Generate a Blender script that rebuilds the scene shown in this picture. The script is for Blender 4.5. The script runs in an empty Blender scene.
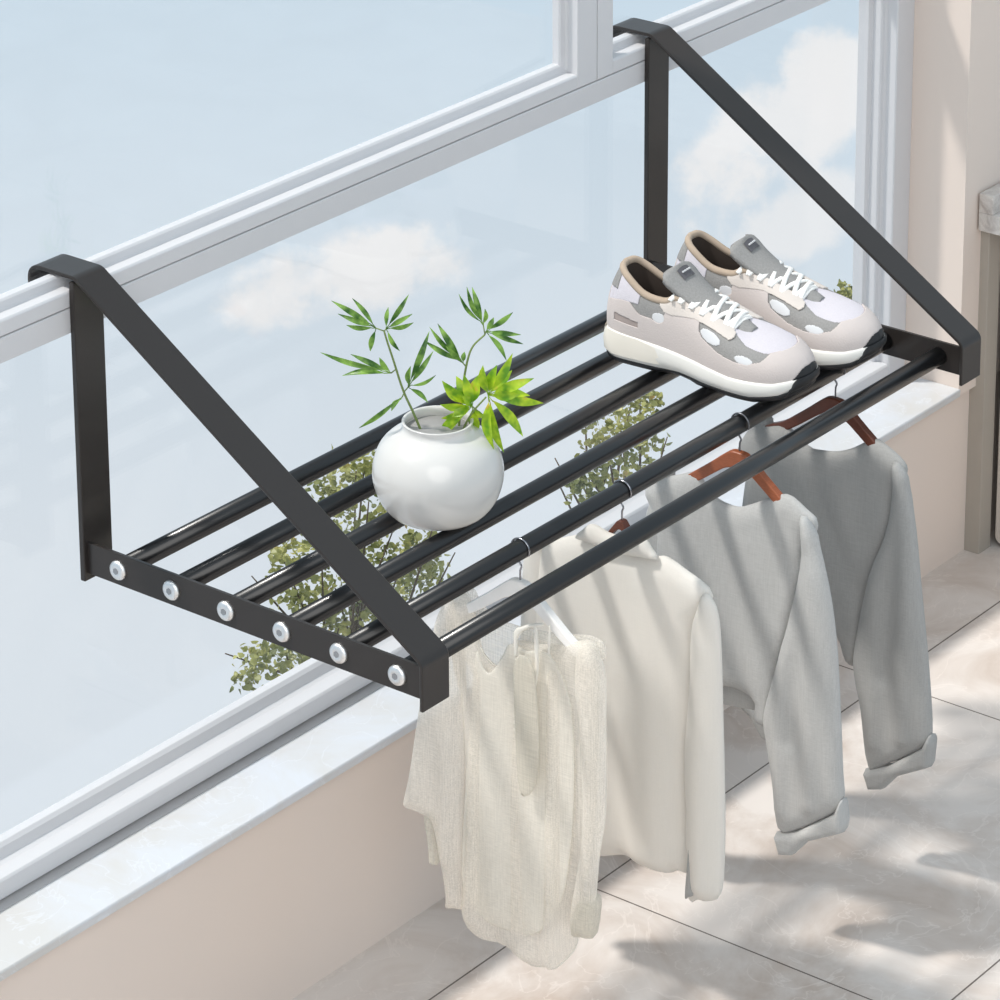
import bpy, bmesh, math, random
from mathutils import Vector, Matrix, noise
from mathutils.geometry import delaunay_2d_cdt
random.seed(7)
sc = bpy.context.scene
COL = sc.collection
sc.view_settings.view_transform = 'Standard'
sc.view_settings.look = 'None'

# ------------------------------------------------------------------ helpers
def srgb(r, g, b):
    f = lambda c: (c/255/12.92) if c/255 <= .04045 else ((c/255+.055)/1.055)**2.4
    return (f(r), f(g), f(b), 1)

def newmat(name):
    m = bpy.data.materials.new(name); m.use_nodes = True
    nt = m.node_tree
    return m, nt, nt.nodes['Principled BSDF'], nt.nodes['Material Output']

def mat(name, col, rough=.5, metal=0, spec=.5, noise_scale=None, noise_amt=.1, bump=0, bump_scale=200, coat=0, stretch=None, trans=0):
    m, nt, p, out = newmat(name)
    p.inputs['Base Color'].default_value = col
    p.inputs['Roughness'].default_value = rough
    p.inputs['Metallic'].default_value = metal
    p.inputs['Specular IOR Level'].default_value = spec
    p.inputs['Coat Weight'].default_value = coat
    tc = nt.nodes.new('ShaderNodeTexCoord')
    mp = nt.nodes.new('ShaderNodeMapping')
    nt.links.new(tc.outputs['Object'], mp.inputs['Vector'])
    if stretch: mp.inputs['Scale'].default_value = stretch
    n = nt.nodes.new('ShaderNodeTexNoise'); n.inputs['Scale'].default_value = noise_scale or 40
    n.inputs['Detail'].default_value = 4
    nt.links.new(mp.outputs[0], n.inputs['Vector'])
    mx = nt.nodes.new('ShaderNodeMix'); mx.data_type = 'RGBA'
    a = noise_amt
    mx.inputs['A'].default_value = tuple(c*(1-a) for c in col[:3])+(1,)
    mx.inputs['B'].default_value = tuple(min(1, c*(1+a)) for c in col[:3])+(1,)
    nt.links.new(n.outputs['Fac'], mx.inputs['Factor'])
    nt.links.new(mx.outputs['Result'], p.inputs['Base Color'])
    if bump:
        n2 = nt.nodes.new('ShaderNodeTexNoise'); n2.inputs['Scale'].default_value = bump_scale
        nt.links.new(mp.outputs[0], n2.inputs['Vector'])
        b = nt.nodes.new('ShaderNodeBump'); b.inputs['Strength'].default_value = bump
        b.inputs['Distance'].default_value = .002
        nt.links.new(n2.outputs['Fac'], b.inputs['Height'])
        nt.links.new(b.outputs[0], p.inputs['Normal'])
    return m

def cloth(name, col, dark=.12, weave=900, transp=0, transl=.25, glow_scale=6):
    """woven cloth: warp and weft streaks, some light let through"""
    m, nt, p, out = newmat(name)
    tc = nt.nodes.new('ShaderNodeTexCoord')
    fac = None
    for sx in ((1, 1, .04), (1, .04, 1)):
        mp = nt.nodes.new('ShaderNodeMapping'); mp.inputs['Scale'].default_value = sx
        nt.links.new(tc.outputs['Object'], mp.inputs['Vector'])
        n = nt.nodes.new('ShaderNodeTexNoise'); n.inputs['Scale'].default_value = weave; n.inputs['Detail'].default_value = 2
        nt.links.new(mp.outputs[0], n.inputs['Vector'])
        if fac is None: fac = n.outputs['Fac']
        else:
            ad = nt.nodes.new('ShaderNodeMath'); ad.operation = 'MULTIPLY_ADD'
            nt.links.new(fac, ad.inputs[0]); ad.inputs[1].default_value = .5
            hm = nt.nodes.new('ShaderNodeMath'); hm.operation = 'MULTIPLY'; hm.inputs[1].default_value = .5
            nt.links.new(n.outputs['Fac'], hm.inputs[0]); nt.links.new(hm.outputs[0], ad.inputs[2])
            fac = ad.outputs[0]
    mx = nt.nodes.new('ShaderNodeMix'); mx.data_type = 'RGBA'
    mr = nt.nodes.new('ShaderNodeMapRange'); mr.inputs['From Min'].default_value = .3; mr.inputs['From Max'].default_value = .7
    nt.links.new(fac, mr.inputs['Value']); nt.links.new(mr.outputs[0], mx.inputs['Factor'])
    mx.inputs['A'].default_value = tuple(c*(1-dark) for c in col[:3])+(1,)
    mx.inputs['B'].default_value = tuple(min(1, c*(1+dark)) for c in col[:3])+(1,)
    nt.links.new(mx.outputs['Result'], p.inputs['Base Color'])
    p.inputs['Roughness'].default_value = .9
    p.inputs['Specular IOR Level'].default_value = .15
    p.inputs['Sheen Weight'].default_value = .15
    b = nt.nodes.new('ShaderNodeBump'); b.inputs['Strength'].default_value = .15; b.inputs['Distance'].default_value = .001
    nt.links.new(fac, b.inputs['Height']); nt.links.new(b.outputs[0], p.inputs['Normal'])
    sh = p.outputs[0]
    if transl:
        t = nt.nodes.new('ShaderNodeBsdfTranslucent'); nt.links.new(mx.outputs['Result'], t.inputs['Color'])
        ms = nt.nodes.new('ShaderNodeMixShader'); ms.inputs[0].default_value = transl
        nt.links.new(sh, ms.inputs[1]); nt.links.new(t.outputs[0], ms.inputs[2]); sh = ms.outputs[0]
    if transp:
        t = nt.nodes.new('ShaderNodeBsdfTransparent')
        ms = nt.nodes.new('ShaderNodeMixShader')
        vr = nt.nodes.new('ShaderNodeMapRange'); vr.inputs['From Min'].default_value = .3; vr.inputs['From Max'].default_value = .7
        vr.inputs['To Min'].default_value = transp*1.3; vr.inputs['To Max'].default_value = transp*.7
        nt.links.new(fac, vr.inputs['Value']); nt.links.new(vr.outputs[0], ms.inputs[0])
        nt.links.new(sh, ms.inputs[1]); nt.links.new(t.outputs[0], ms.inputs[2]); sh = ms.outputs[0]
    nt.links.new(sh, out.inputs['Surface'])
    return m

def link(name, me, material=None, parent=None, smooth=False):
    o = bpy.data.objects.new(name, me); COL.objects.link(o)
    if material: me.materials.append(material)
    if parent: o.parent = parent
    if smooth:
        me.polygons.foreach_set('use_smooth', [True]*len(me.polygons))
    return o

def obj(name, bm, material=None, parent=None, smooth=False, bevel=0, seg=2, auto=None, norm=True):
    if norm: bmesh.ops.recalc_face_normals(bm, faces=bm.faces)
    me = bpy.data.meshes.new(name); bm.to_mesh(me); bm.free()
    o = link(name, me, material, parent, smooth)
    if bevel:
        md = o.modifiers.new('bevel', 'BEVEL'); md.width = bevel; md.segments = seg
        md.limit_method = 'ANGLE'; md.angle_limit = math.radians(35)
    return o

def thing(name, label, cat, loc=(0, 0, 0), group=None):
    o = bpy.data.objects.new(name, None); COL.objects.link(o); o.location = loc
    o.empty_display_size = .02
    o['label'] = label; o['category'] = cat
    if group: o['group'] = group
    return o

def tag(o, label, cat, group=None):
    o['label'] = label; o['category'] = cat
    if group: o['group'] = group
    return o

def struct(o): o['kind'] = 'structure'; return o

def box(bm, x0, x1, y0, y1, z0, z1):
    v = [bm.verts.new((x, y, z)) for x in (x0, x1) for y in (y0, y1) for z in (z0, z1)]
    for f in ((0, 1, 3, 2), (4, 6, 7, 5), (0, 4, 5, 1), (2, 3, 7, 6), (0, 2, 6, 4), (1, 5, 7, 3)):
        bm.faces.new([v[i] for i in f])
    return bm

def prism(bm, poly, axis, a0, a1):
    """extrude a 2-D polygon along an axis; polygon coordinates are the other two axes in order"""
    def p3(p, a):
        if axis == 'x': return (a, p[0], p[1])
        if axis == 'y': return (p[0], a, p[1])
        return (p[0], p[1], a)
    A = [bm.verts.new(p3(p, a0)) for p in poly]; B = [bm.verts.new(p3(p, a1)) for p in poly]
    n = len(poly)
    bm.faces.new(A); bm.faces.new(B[::-1])
    for i in range(n): bm.faces.new([A[i], A[(i+1) % n], B[(i+1) % n], B[i]])
    return bm

def catmull(pts, n=6, closed=False):
    P = [Vector(p) for p in pts]; out = []; m = len(P)
    rng = range(m) if closed else range(m-1)
    for i in rng:
        p1, p2 = P[i], P[(i+1) % m]
        p0 = P[(i-1) % m] if (closed or i > 0) else p1*2-p2
        p3 = P[(i+2) % m] if (closed or i+2 < m) else p2*2-p1
        for k in range(n):
            t = k/n
            out.append(.5*((2*p1)+(p2-p0)*t+(2*p0-5*p1+4*p2-p3)*t*t+(3*p1-p0-3*p2+p3)*t**3))
    if not closed: out.append(P[-1].copy())
    return out

def tube(bm, pts, r, seg=10, cap=True, flat=1.0):
    pts = [Vector(p) for p in pts]; n = len(pts); rings = []
    rr = r if isinstance(r, (list, tuple)) else [r]*n
    up = Vector((0, 0, 1))
    prev = None
    for i, p in enumerate(pts):
        t = (pts[min(i+1, n-1)]-pts[max(i-1, 0)]).normalized()
        if prev is None:
            a = t.cross(up)
            if a.length < 1e-3: a = t.cross(Vector((1, 0, 0)))
            a.normalize()
        else:
            a = (prev-t*prev.dot(t)).normalized()
        prev = a; b = a.cross(t)
        rings.append([bm.verts.new(p+a*math.cos(2*math.pi*k/seg)*rr[i]+b*math.sin(2*math.pi*k/seg)*rr[i]*flat) for k in range(seg)])
    for i in range(n-1):
        for k in range(seg):
            bm.faces.new([rings[i][k], rings[i][(k+1) % seg], rings[i+1][(k+1) % seg], rings[i+1][k]])
    if cap:
        bm.faces.new(rings[0][::-1]); bm.faces.new(rings[-1])
    return bm

def lathe(bm, prof, seg=64):
    rings = []
    for r, z in prof:
        rings.append([bm.verts.new((r*math.cos(2*math.pi*k/seg), r*math.sin(2*math.pi*k/seg), z)) for k in range(seg)])
    for i in range(len(prof)-1):
        for k in range(seg):
            bm.faces.new([rings[i][k], rings[i][(k+1) % seg], rings[i+1][(k+1) % seg], rings[i+1][k]])
    bm.faces.new(rings[0][::-1]); bm.faces.new(rings[-1])
    return bm

def lerp_tab(tab, x):
    if x <= tab[0][0]: return tab[0][1]
    for (a, u), (b, v) in zip(tab, tab[1:]):
        if x <= b:
            t = (x-a)/(b-a)
            if isinstance(u, tuple): return tuple(p+(q-p)*t for p, q in zip(u, v))
            return u+(v-u)*t
    return tab[-1][1]
def smoothstep(t): t = max(0, min(1, t)); return t*t*(3-2*t)

# outlines of garments (across, height) in metres; plant and tree points
G={
 'g4_body':[(0.066,-0.0638),(0.0375,-0.0827),(0.0194,-0.0828),(-0.0027,-0.0786),(-0.0217,-0.0701),(-0.0392,-0.0578),(-0.054,-0.0487),(-0.0635,-0.0493),(-0.0903,-0.0611),(-0.1007,-0.0744),(-0.0934,-0.099),(-0.0815,-0.1553),(-0.0614,-0.2133),(-0.0467,-0.3078),(-0.0413,-0.3387),(-0.0246,-0.3395),(-0.0113,-0.3125),(0.0141,-0.31),(0.0424,-0.307),(0.0781,-0.3076),(0.1112,-0.3112),(0.1151,-0.252),(0.1178,-0.1798),(0.1183,-0.1488),(0.1287,-0.1285),(0.1348,-0.1108),(0.1153,-0.0785),(0.0899,-0.0678)],
 'g4_sleeve':[(-0.0903,-0.0611),(-0.107,-0.0727),(-0.112,-0.0907),(-0.1223,-0.1371),(-0.1322,-0.2161),(-0.1459,-0.3265),(-0.1514,-0.3891),(-0.1438,-0.4072),(-0.097,-0.4438),(-0.0683,-0.4601),(-0.0552,-0.3871),(-0.0448,-0.3435),(-0.0446,-0.3072),(-0.0614,-0.2133),(-0.0815,-0.1553),(-0.0895,-0.1051)],
 'g4_cuff':[(-0.0635,-0.4622),(-0.0964,-0.4453),(-0.1425,-0.4063),(-0.1519,-0.3844),(-0.1558,-0.398),(-0.1534,-0.4286),(-0.1091,-0.4554),(-0.0911,-0.4781),(-0.0725,-0.4845)],
 'g3_body':[(0.0575,-0.0503),(0.0449,-0.0652),(0.0296,-0.0756),(0.0014,-0.0767),(-0.026,-0.0633),(-0.0618,-0.0433),(-0.0894,-0.0536),(-0.1061,-0.0669),(-0.095,-0.1005),(-0.0856,-0.1578),(-0.0628,-0.2483),(-0.0521,-0.3005),(-0.048,-0.3314),(-0.0253,-0.332),(-0.0291,-0.3093),(-0.0083,-0.3021),(0.0125,-0.3019),(0.05,-0.3058),(0.0994,-0.3089),(0.1042,-0.2492),(0.112,-0.1756),(0.1153,-0.1264),(0.1225,-0.1097),(0.1296,-0.093),(0.1087,-0.0721),(0.0809,-0.0593)],
 'g3_hem':[(0.0995,-0.2987),(0.0502,-0.2957),(0.0125,-0.2962),(-0.029,-0.3055),(-0.0308,-0.3302),(-0.0129,-0.3316),(0.0119,-0.3354),(0.0496,-0.3401),(0.0949,-0.3356)],
 'g3_sleeve':[(-0.0926,-0.0551),(-0.1122,-0.0687),(-0.1185,-0.0887),(-0.1314,-0.1321),(-0.1422,-0.1947),(-0.1497,-0.281),(-0.1548,-0.354),(-0.1569,-0.3795),(-0.1488,-0.4012),(-0.0973,-0.4421),(-0.0721,-0.4509),(-0.0637,-0.4003),(-0.0522,-0.3395),(-0.0496,-0.3101),(-0.0647,-0.2477),(-0.0856,-0.1578),(-0.095,-0.1005)],
 'g3_cuff':[(-0.0689,-0.4546),(-0.0973,-0.4427),(-0.1488,-0.4018),(-0.1576,-0.3781),(-0.1619,-0.4118),(-0.1601,-0.4225),(-0.1137,-0.4496),(-0.0939,-0.4739),(-0.0776,-0.4789)],
 'g2_body':[(0.0344,-0.0405),(0.0089,-0.0424),(-0.0243,-0.0396),(-0.0441,-0.0384),(-0.0585,-0.0353),(-0.0861,-0.0446),(-0.1069,-0.0523),(-0.1187,-0.065),(-0.0985,-0.1052),(-0.0953,-0.1593),(-0.0919,-0.208),(-0.0887,-0.2714),(-0.0928,-0.3915),(-0.0822,-0.4008),(-0.0684,-0.4077),(-0.0406,-0.4072),(-0.0121,-0.4094),(0.0146,-0.4177),(0.0554,-0.4298),(0.1044,-0.4398),(0.1099,-0.3339),(0.1153,-0.2613),(0.1194,-0.189),(0.1206,-0.1407),(0.1136,-0.0962),(0.1039,-0.0669),(0.0805,-0.054),(0.056,-0.0433)],
 'g2_sleeve':[(-0.1147,-0.0569),(-0.1265,-0.0661),(-0.1318,-0.0796),(-0.1355,-0.1042),(-0.1388,-0.1618),(-0.1427,-0.2842),(-0.1436,-0.3465),(-0.1406,-0.4059),(-0.1237,-0.4219),(-0.1118,-0.4238),(-0.0999,-0.4306),(-0.0977,-0.3946),(-0.09,-0.271),(-0.0932,-0.2076),(-0.0966,-0.1589),(-0.0985,-0.1052),(-0.106,-0.0783)],
 'g2_collar':[(0.0554,-0.0419),(0.0452,-0.0294),(0.0345,-0.0198),(0.0237,-0.0202),(0.0117,-0.0232),(-0.003,-0.0224),(-0.0189,-0.0178),(-0.0374,-0.017),(-0.0467,-0.026),(-0.0546,-0.0353),(-0.0349,-0.0388),(-0.0111,-0.0424),(0.0129,-0.0436),(0.0344,-0.0417)],
 'g2_slit':[(-0.1043,-0.3556),(-0.1086,-0.3809),(-0.1116,-0.4116),(-0.1051,-0.4189),(-0.0998,-0.4208),(-0.102,-0.3857)],
 'g1_body':[(0.0708,-0.0477),(0.059,-0.0765),(0.0458,-0.1072),(0.0298,-0.1208),(0.0151,-0.0975),(0.007,-0.0811),(-0.0193,-0.0774),(-0.0494,-0.0691),(-0.0713,-0.0576),(-0.0906,-0.0504),(-0.1034,-0.0634),(-0.1011,-0.1383),(-0.0989,-0.2315),(-0.0887,-0.3171),(-0.0744,-0.3638),(-0.0705,-0.413),(-0.0559,-0.4402),(-0.0358,-0.4515),(-0.017,-0.4574),(0.0019,-0.4525),(0.0182,-0.4477),(0.0483,-0.4505),(0.0648,-0.4469),(0.0744,-0.4394),(0.0812,-0.4211),(0.0822,-0.391),(0.0772,-0.2925),(0.079,-0.1978),(0.0945,-0.1203),(0.0995,-0.0774),(0.0857,-0.0569)],
 'g1_panel':[(0.0484,-0.1011),(0.0405,-0.1172),(0.0298,-0.1208),(0.0151,-0.0975),(0.0057,-0.0807),(-0.0193,-0.0809),(-0.0468,-0.0756),(-0.0753,-0.1238),(-0.0781,-0.2387),(-0.0678,-0.3365),(-0.0519,-0.3805),(-0.0252,-0.412),(0.0085,-0.4198),(0.0399,-0.4181),(0.063,-0.4023),(0.0724,-0.3753),(0.0689,-0.2897),(0.0599,-0.1915),(0.054,-0.1309)],
 'g1_sleeveR':[(-0.0868,-0.0494),(-0.1008,-0.054),(-0.1085,-0.0606),(-0.1163,-0.082),(-0.1178,-0.1328),(-0.1182,-0.2329),(-0.112,-0.2852),(-0.1071,-0.3553),(-0.1033,-0.384),(-0.0915,-0.3884),(-0.0757,-0.3895),(-0.0744,-0.3638),(-0.0809,-0.3199),(-0.0885,-0.2351),(-0.0831,-0.1442),(-0.0804,-0.0878)],
 'g1_cuffR':[(-0.0849,-0.3504),(-0.1096,-0.3366),(-0.1059,-0.383),(-0.0928,-0.3891),(-0.077,-0.3902)],
 'g1_sleeveL':[(0.1007,-0.0685),(0.0911,-0.0586),(0.0804,-0.0692),(0.0728,-0.1134),(0.0735,-0.196),(0.0744,-0.2916),(0.0753,-0.3885),(0.0728,-0.4181),(0.0867,-0.4244),(0.0993,-0.4278),(0.0991,-0.4094),(0.1069,-0.3634),(0.1162,-0.3303),(0.1287,-0.325),(0.144,-0.3242),(0.1567,-0.3238),(0.1492,-0.2933),(0.1417,-0.2606),(0.1327,-0.2108),(0.1194,-0.14),(0.1106,-0.0925)],
 'g1_cuffL':[(0.1273,-0.3245),(0.1161,-0.3242),(0.1109,-0.3527),(0.1084,-0.3761),(0.1197,-0.3826),(0.1221,-0.3567)],
 'g1_ovalL':[(0.0525,-0.107),(0.0489,-0.1643),(0.0425,-0.2093),(0.0359,-0.2307),(0.0386,-0.2388),(0.0466,-0.2249),(0.0518,-0.1888),(0.0542,-0.1543)],
 'g1_ovalR':[(-0.0114,-0.0868),(-0.0324,-0.0825),(-0.0402,-0.1237),(-0.0428,-0.1808),(-0.0388,-0.223),(-0.0255,-0.2416),(-0.0163,-0.2366),(-0.0124,-0.1909),(-0.01,-0.1335)],
 'g1_yoke':[(0.0982,-0.084),(0.0898,-0.0605),(0.0721,-0.0458),(0.0615,-0.0587),(0.0428,-0.0692),(0.0189,-0.071),(-0.0128,-0.068),(-0.052,-0.0603),(-0.0842,-0.0524),(-0.1009,-0.0585),(-0.0933,-0.0837),(-0.0323,-0.1263),(0.0475,-0.1522),(0.0838,-0.1345)],
 'g1_tieA':[(-0.0036,-0.0617),(-0.0128,-0.0531),(-0.0272,-0.0451),(-0.0416,-0.0396),(-0.0416,-0.043),(-0.0272,-0.0497),(-0.0154,-0.058),(-0.0088,-0.0692),(-0.0088,-0.0877),(-0.0048,-0.0889)],
 'g1_tieB':[(-0.0299,-0.0466),(-0.0338,-0.0443),(-0.0363,-0.0675),(-0.0363,-0.0962),(-0.0323,-0.1182),(-0.0297,-0.1271),(-0.0297,-0.1156),(-0.0311,-0.0863)],
 'g1_tieC':[(-0.0494,-0.0417),(-0.052,-0.0409),(-0.0507,-0.0721),(-0.0481,-0.0729)],
}
PLANT={
 'A':dict(stem=[(-0.0089, 0.0114, 0.0744), (-0.0101, 0.0129, 0.0937), (-0.0157, 0.02, 0.1186), (-0.0219, 0.0279, 0.1433), (-0.028, 0.0358, 0.1781), (-0.0317, 0.0404, 0.1982), (-0.0335, 0.0427, 0.2094)],
  cl=[((-0.0386, 0.0492, 0.2127), [(-0.0665, 0.0848, 0.2484), (-0.0535, 0.0683, 0.245), (-0.0625, 0.0798, 0.234), (-0.0577, 0.0736, 0.2129), (-0.0426, 0.0544, 0.186)]), ((-0.0322, 0.0411, 0.2116), [(-0.0176, 0.0225, 0.2492), (-0.0151, 0.0193, 0.2325), (-0.0147, 0.0188, 0.217), (-0.0235, 0.03, 0.1892), (-0.0308, 0.0393, 0.2315)]), ((-0.0294, 0.0375, 0.1625), [(-0.0749, 0.0955, 0.1824), (-0.0551, 0.0703, 0.185), (-0.0608, 0.0775, 0.1604), (-0.037, 0.0472, 0.1759)]), ((-0.0187, 0.0238, 0.1467), [(-0.0049, 0.0062, 0.2069), (-0.0025, 0.0031, 0.1857), (-0.0007, 0.0009, 0.1645), (-0.0166, 0.0211, 0.1769), (-0.006, 0.0076, 0.1331)]), ((-0.0226, 0.0288, 0.1355), [(-0.0507, 0.0647, 0.1012), (-0.0298, 0.038, 0.1153)])],
  tw=[[(-0.0335, 0.0427, 0.2094), (-0.0386, 0.0492, 0.2127)], [(-0.0335, 0.0427, 0.2094), (-0.0322, 0.0411, 0.2116)], [(-0.0262, 0.0334, 0.1669), (-0.0294, 0.0375, 0.1625)], [(-0.0213, 0.0272, 0.1411), (-0.0187, 0.0238, 0.1467)], [(-0.0213, 0.0272, 0.14), (-0.0226, 0.0288, 0.1355)]]),
 'B':dict(stem=[(0.0155, -0.0198, 0.0742), (0.015, -0.0191, 0.098), (0.0171, -0.0218, 0.1363), (0.0204, -0.0261, 0.1705), (0.0243, -0.031, 0.1889), (0.032, -0.0409, 0.2022)],
  cl=[((0.0311, -0.0397, 0.2122), [(0.0157, -0.02, 0.2516), (0.0208, -0.0266, 0.261), (0.0322, -0.041, 0.2377), (0.024, -0.0306, 0.2511)]), ((0.0327, -0.0417, 0.2055), [(0.0378, -0.0482, 0.2199), (0.0499, -0.0637, 0.2221), (0.055, -0.0701, 0.207), (0.0565, -0.0721, 0.192), (0.0457, -0.0583, 0.1809)]), ((0.0179, -0.0228, 0.1705), [(-0.0069, 0.0088, 0.1958), (-0.0033, 0.0042, 0.2091), (0.0019, -0.0024, 0.2135), (0.0189, -0.0242, 0.1822), (0.0071, -0.0091, 0.1924)])],
  tw=[[(0.032, -0.0409, 0.2022), (0.0311, -0.0397, 0.2122)], [(0.032, -0.0409, 0.2022), (0.0327, -0.0417, 0.2055)], [(0.0198, -0.0252, 0.1666), (0.0179, -0.0228, 0.1705)]]),
 'C':dict(stem=[(0.0149, -0.019, 0.0742), (0.0163, -0.0207, 0.0969), (0.0221, -0.0282, 0.1172), (0.0312, -0.0397, 0.1351)],
  cl=[((0.0324, -0.0414, 0.1373), [(0.0482, -0.0615, 0.182), (0.0383, -0.0489, 0.1754), (0.0294, -0.0375, 0.1766), (0.0619, -0.079, 0.1607), (0.068, -0.0867, 0.1247), (0.0548, -0.0698, 0.0864), (0.0425, -0.0542, 0.0746), (0.0529, -0.0675, 0.1439), (0.0274, -0.035, 0.162), (0.0479, -0.061, 0.1619), (0.0593, -0.0757, 0.1394), (0.0361, -0.0461, 0.0854)]), ((0.0222, -0.0283, 0.125), [(0.0031, -0.004, 0.1566), (0.0121, -0.0154, 0.1566), (0.0017, -0.0022, 0.1308), (0.0022, -0.0028, 0.1117), (-0.0005, 0.0007, 0.0795), (0.0252, -0.0322, 0.0912), (0.0172, -0.022, 0.1666), (0.0261, -0.0333, 0.1621), (0.0093, -0.0119, 0.1172), (0.0069, -0.0088, 0.1443), (0.0158, -0.0202, 0.1419), (0.0298, -0.038, 0.1081)])],
  tw=[[(0.026, -0.0331, 0.1194), (0.0222, -0.0283, 0.125)]]),
}
TA = [(3.332, 2.5, -1.794, 0.047), (3.401, 2.5, -1.8, 0.042), (3.273, 2.5, -1.821, 0.047), (3.497, 2.5, -1.928, 0.042), (3.254, 2.5, -1.886, 0.051), (3.152, 2.5, -1.908, 0.042), (3.102, 2.5, -1.925, 0.037), (3.303, 2.5, -1.973, 0.056), (3.425, 2.5, -1.951, 0.042), (3.476, 2.5, -2.058, 0.056), (3.565, 2.5, -2.105, 0.047), (3.619, 2.5, -2.164, 0.033), (3.528, 2.5, -2.166, 0.051), (3.404, 2.5, -2.117, 0.056), (3.283, 2.5, -2.069, 0.051), (3.181, 2.5, -2.053, 0.051), (3.116, 2.5, -2.003, 0.042), (3.247, 2.5, -2.141, 0.056), (3.35, 2.5, -2.182, 0.047), (3.145, 2.5, -2.136, 0.051), (3.062, 2.5, -2.127, 0.042), (2.996, 2.5, -2.136, 0.037), (2.956, 2.5, -2.16, 0.023), (3.438, 2.5, -2.205, 0.047), (3.348, 2.5, -2.269, 0.07), (3.176, 2.5, -2.247, 0.07), (3.566, 2.5, -2.055, 0.033)]
TB = [(4.422, 2.5, -1.999, 0.037), (4.485, 2.5, -2.026, 0.023), (4.306, 2.5, -2.017, 0.037), (4.38, 2.5, -2.057, 0.042), (4.465, 2.5, -2.127, 0.037), (4.257, 2.5, -2.066, 0.037), (4.34, 2.5, -2.122, 0.042), (4.444, 2.5, -2.187, 0.033), (4.225, 2.5, -2.12, 0.033), (4.197, 2.5, -2.163, 0.033), (4.299, 2.5, -2.187, 0.042), (4.403, 2.5, -2.239, 0.042), (4.156, 2.5, -2.122, 0.019), (4.258, 2.5, -2.239, 0.047), (4.485, 2.5, -2.08, 0.023)]
TC = [(5.346, 2.5, -2.005, 0.016), (5.376, 2.5, -2.038, 0.019), (5.317, 2.5, -2.019, 0.016), (5.358, 2.5, -2.06, 0.021), (5.395, 2.5, -2.027, 0.016), (5.426, 2.5, -2.065, 0.028), (5.369, 2.5, -2.098, 0.028), (5.477, 2.5, -2.116, 0.033)]

# ------------------------------------------------------------------ camera
cam = bpy.data.cameras.new('camera'); co = bpy.data.objects.new('camera', cam); COL.objects.link(co)
co.location = (-2.5091, -2.5239, 1.7508)
co.rotation_euler = (1.279572, .004694, -.905381)
cam.sensor_width = 36; cam.lens = 3769.1/1000*36
cam.shift_y = -.56324
cam.clip_end = 200
sc.camera = co

# ------------------------------------------------------------------ sky, sun and added fill lamp
w = bpy.data.worlds.new('sky'); sc.world = w; w.use_nodes = True
nt = w.node_tree; nt.nodes.clear()
N = nt.nodes.new; L = nt.links.new
wout = N('ShaderNodeOutputWorld'); bg = N('ShaderNodeBackground'); L(bg.outputs[0], wout.inputs[0])
bg.inputs['Strength'].default_value = 1.0
tc = N('ShaderNodeTexCoord')
sep = N('ShaderNodeSeparateXYZ'); L(tc.outputs['Generated'], sep.inputs[0])
mr = N('ShaderNodeMapRange'); mr.inputs['From Min'].default_value = -.43; mr.inputs['From Max'].default_value = -.29
L(sep.outputs['Z'], mr.inputs['Value'])
sky = N('ShaderNodeMix'); sky.data_type = 'RGBA'
sky.inputs['A'].default_value = srgb(224, 232, 239); sky.inputs['B'].default_value = srgb(204, 222, 235)
L(mr.outputs[0], sky.inputs['Factor'])
cn = N('ShaderNodeTexNoise'); cn.inputs['Scale'].default_value = 26; cn.inputs['Detail'].default_value = 6; cn.inputs['Roughness'].default_value = .6
L(tc.outputs['Generated'], cn.inputs['Vector'])
prev = sky.outputs['Result']
def cloud(c, e1, e2, ra, rb, amt, prev, up=.6):
    """one cloud around sky direction c; e1/e2 are the directions of its length and height"""
    sub = N('ShaderNodeVectorMath'); sub.operation = 'SUBTRACT'; L(tc.outputs['Generated'], sub.inputs[0]); sub.inputs[1].default_value = c
    sq = []
    for e, r in ((e1, ra), (e2, rb)):
        d = N('ShaderNodeVectorMath'); d.operation = 'DOT_PRODUCT'; L(sub.outputs[0], d.inputs[0]); d.inputs[1].default_value = [v/r for v in e]
        p = N('ShaderNodeMath'); p.operation = 'MULTIPLY'; L(d.outputs['Value'], p.inputs[0]); L(d.outputs['Value'], p.inputs[1]); sq.append(p)
    ad = N('ShaderNodeMath'); ad.operation = 'ADD'; L(sq[0].outputs[0], ad.inputs[0]); L(sq[1].outputs[0], ad.inputs[1])
    ns = N('ShaderNodeMath'); ns.operation = 'MULTIPLY_ADD'; L(cn.outputs['Fac'], ns.inputs[0]); ns.inputs[1].default_value = -3.4; L(ad.outputs[0], ns.inputs[2])
    m = N('ShaderNodeMapRange'); m.interpolation_type = 'SMOOTHSTEP'
    m.inputs['From Min'].default_value = -.75; m.inputs['From Max'].default_value = -1.35
    m.inputs['To Min'].default_value = 0; m.inputs['To Max'].default_value = amt
    L(ns.outputs[0], m.inputs['Value'])
    mx = N('ShaderNodeMix'); mx.data_type = 'RGBA'; L(m.outputs[0], mx.inputs['Factor']); L(prev, mx.inputs['A'])
    mx.inputs['B'].default_value = srgb(244, 244, 244)
    return mx.outputs['Result']
prev = cloud((0.70801,0.60152,-0.36999),(0.69519,-0.68569,0.21574),(0.12393,0.40996,0.90365),0.03676,0.01433,1.00,prev)
prev = cloud((0.78295,0.52245,-0.33770),(0.60326,-0.50494,0.61734),(-0.15201,0.68707,0.71051),0.04122,0.01645,0.95,prev)
prev = cloud((0.79590,0.51244,-0.32241),(0.60524,-0.65971,0.44551),(-0.01560,0.54971,0.83521),0.01767,0.01592,0.95,prev)
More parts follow.
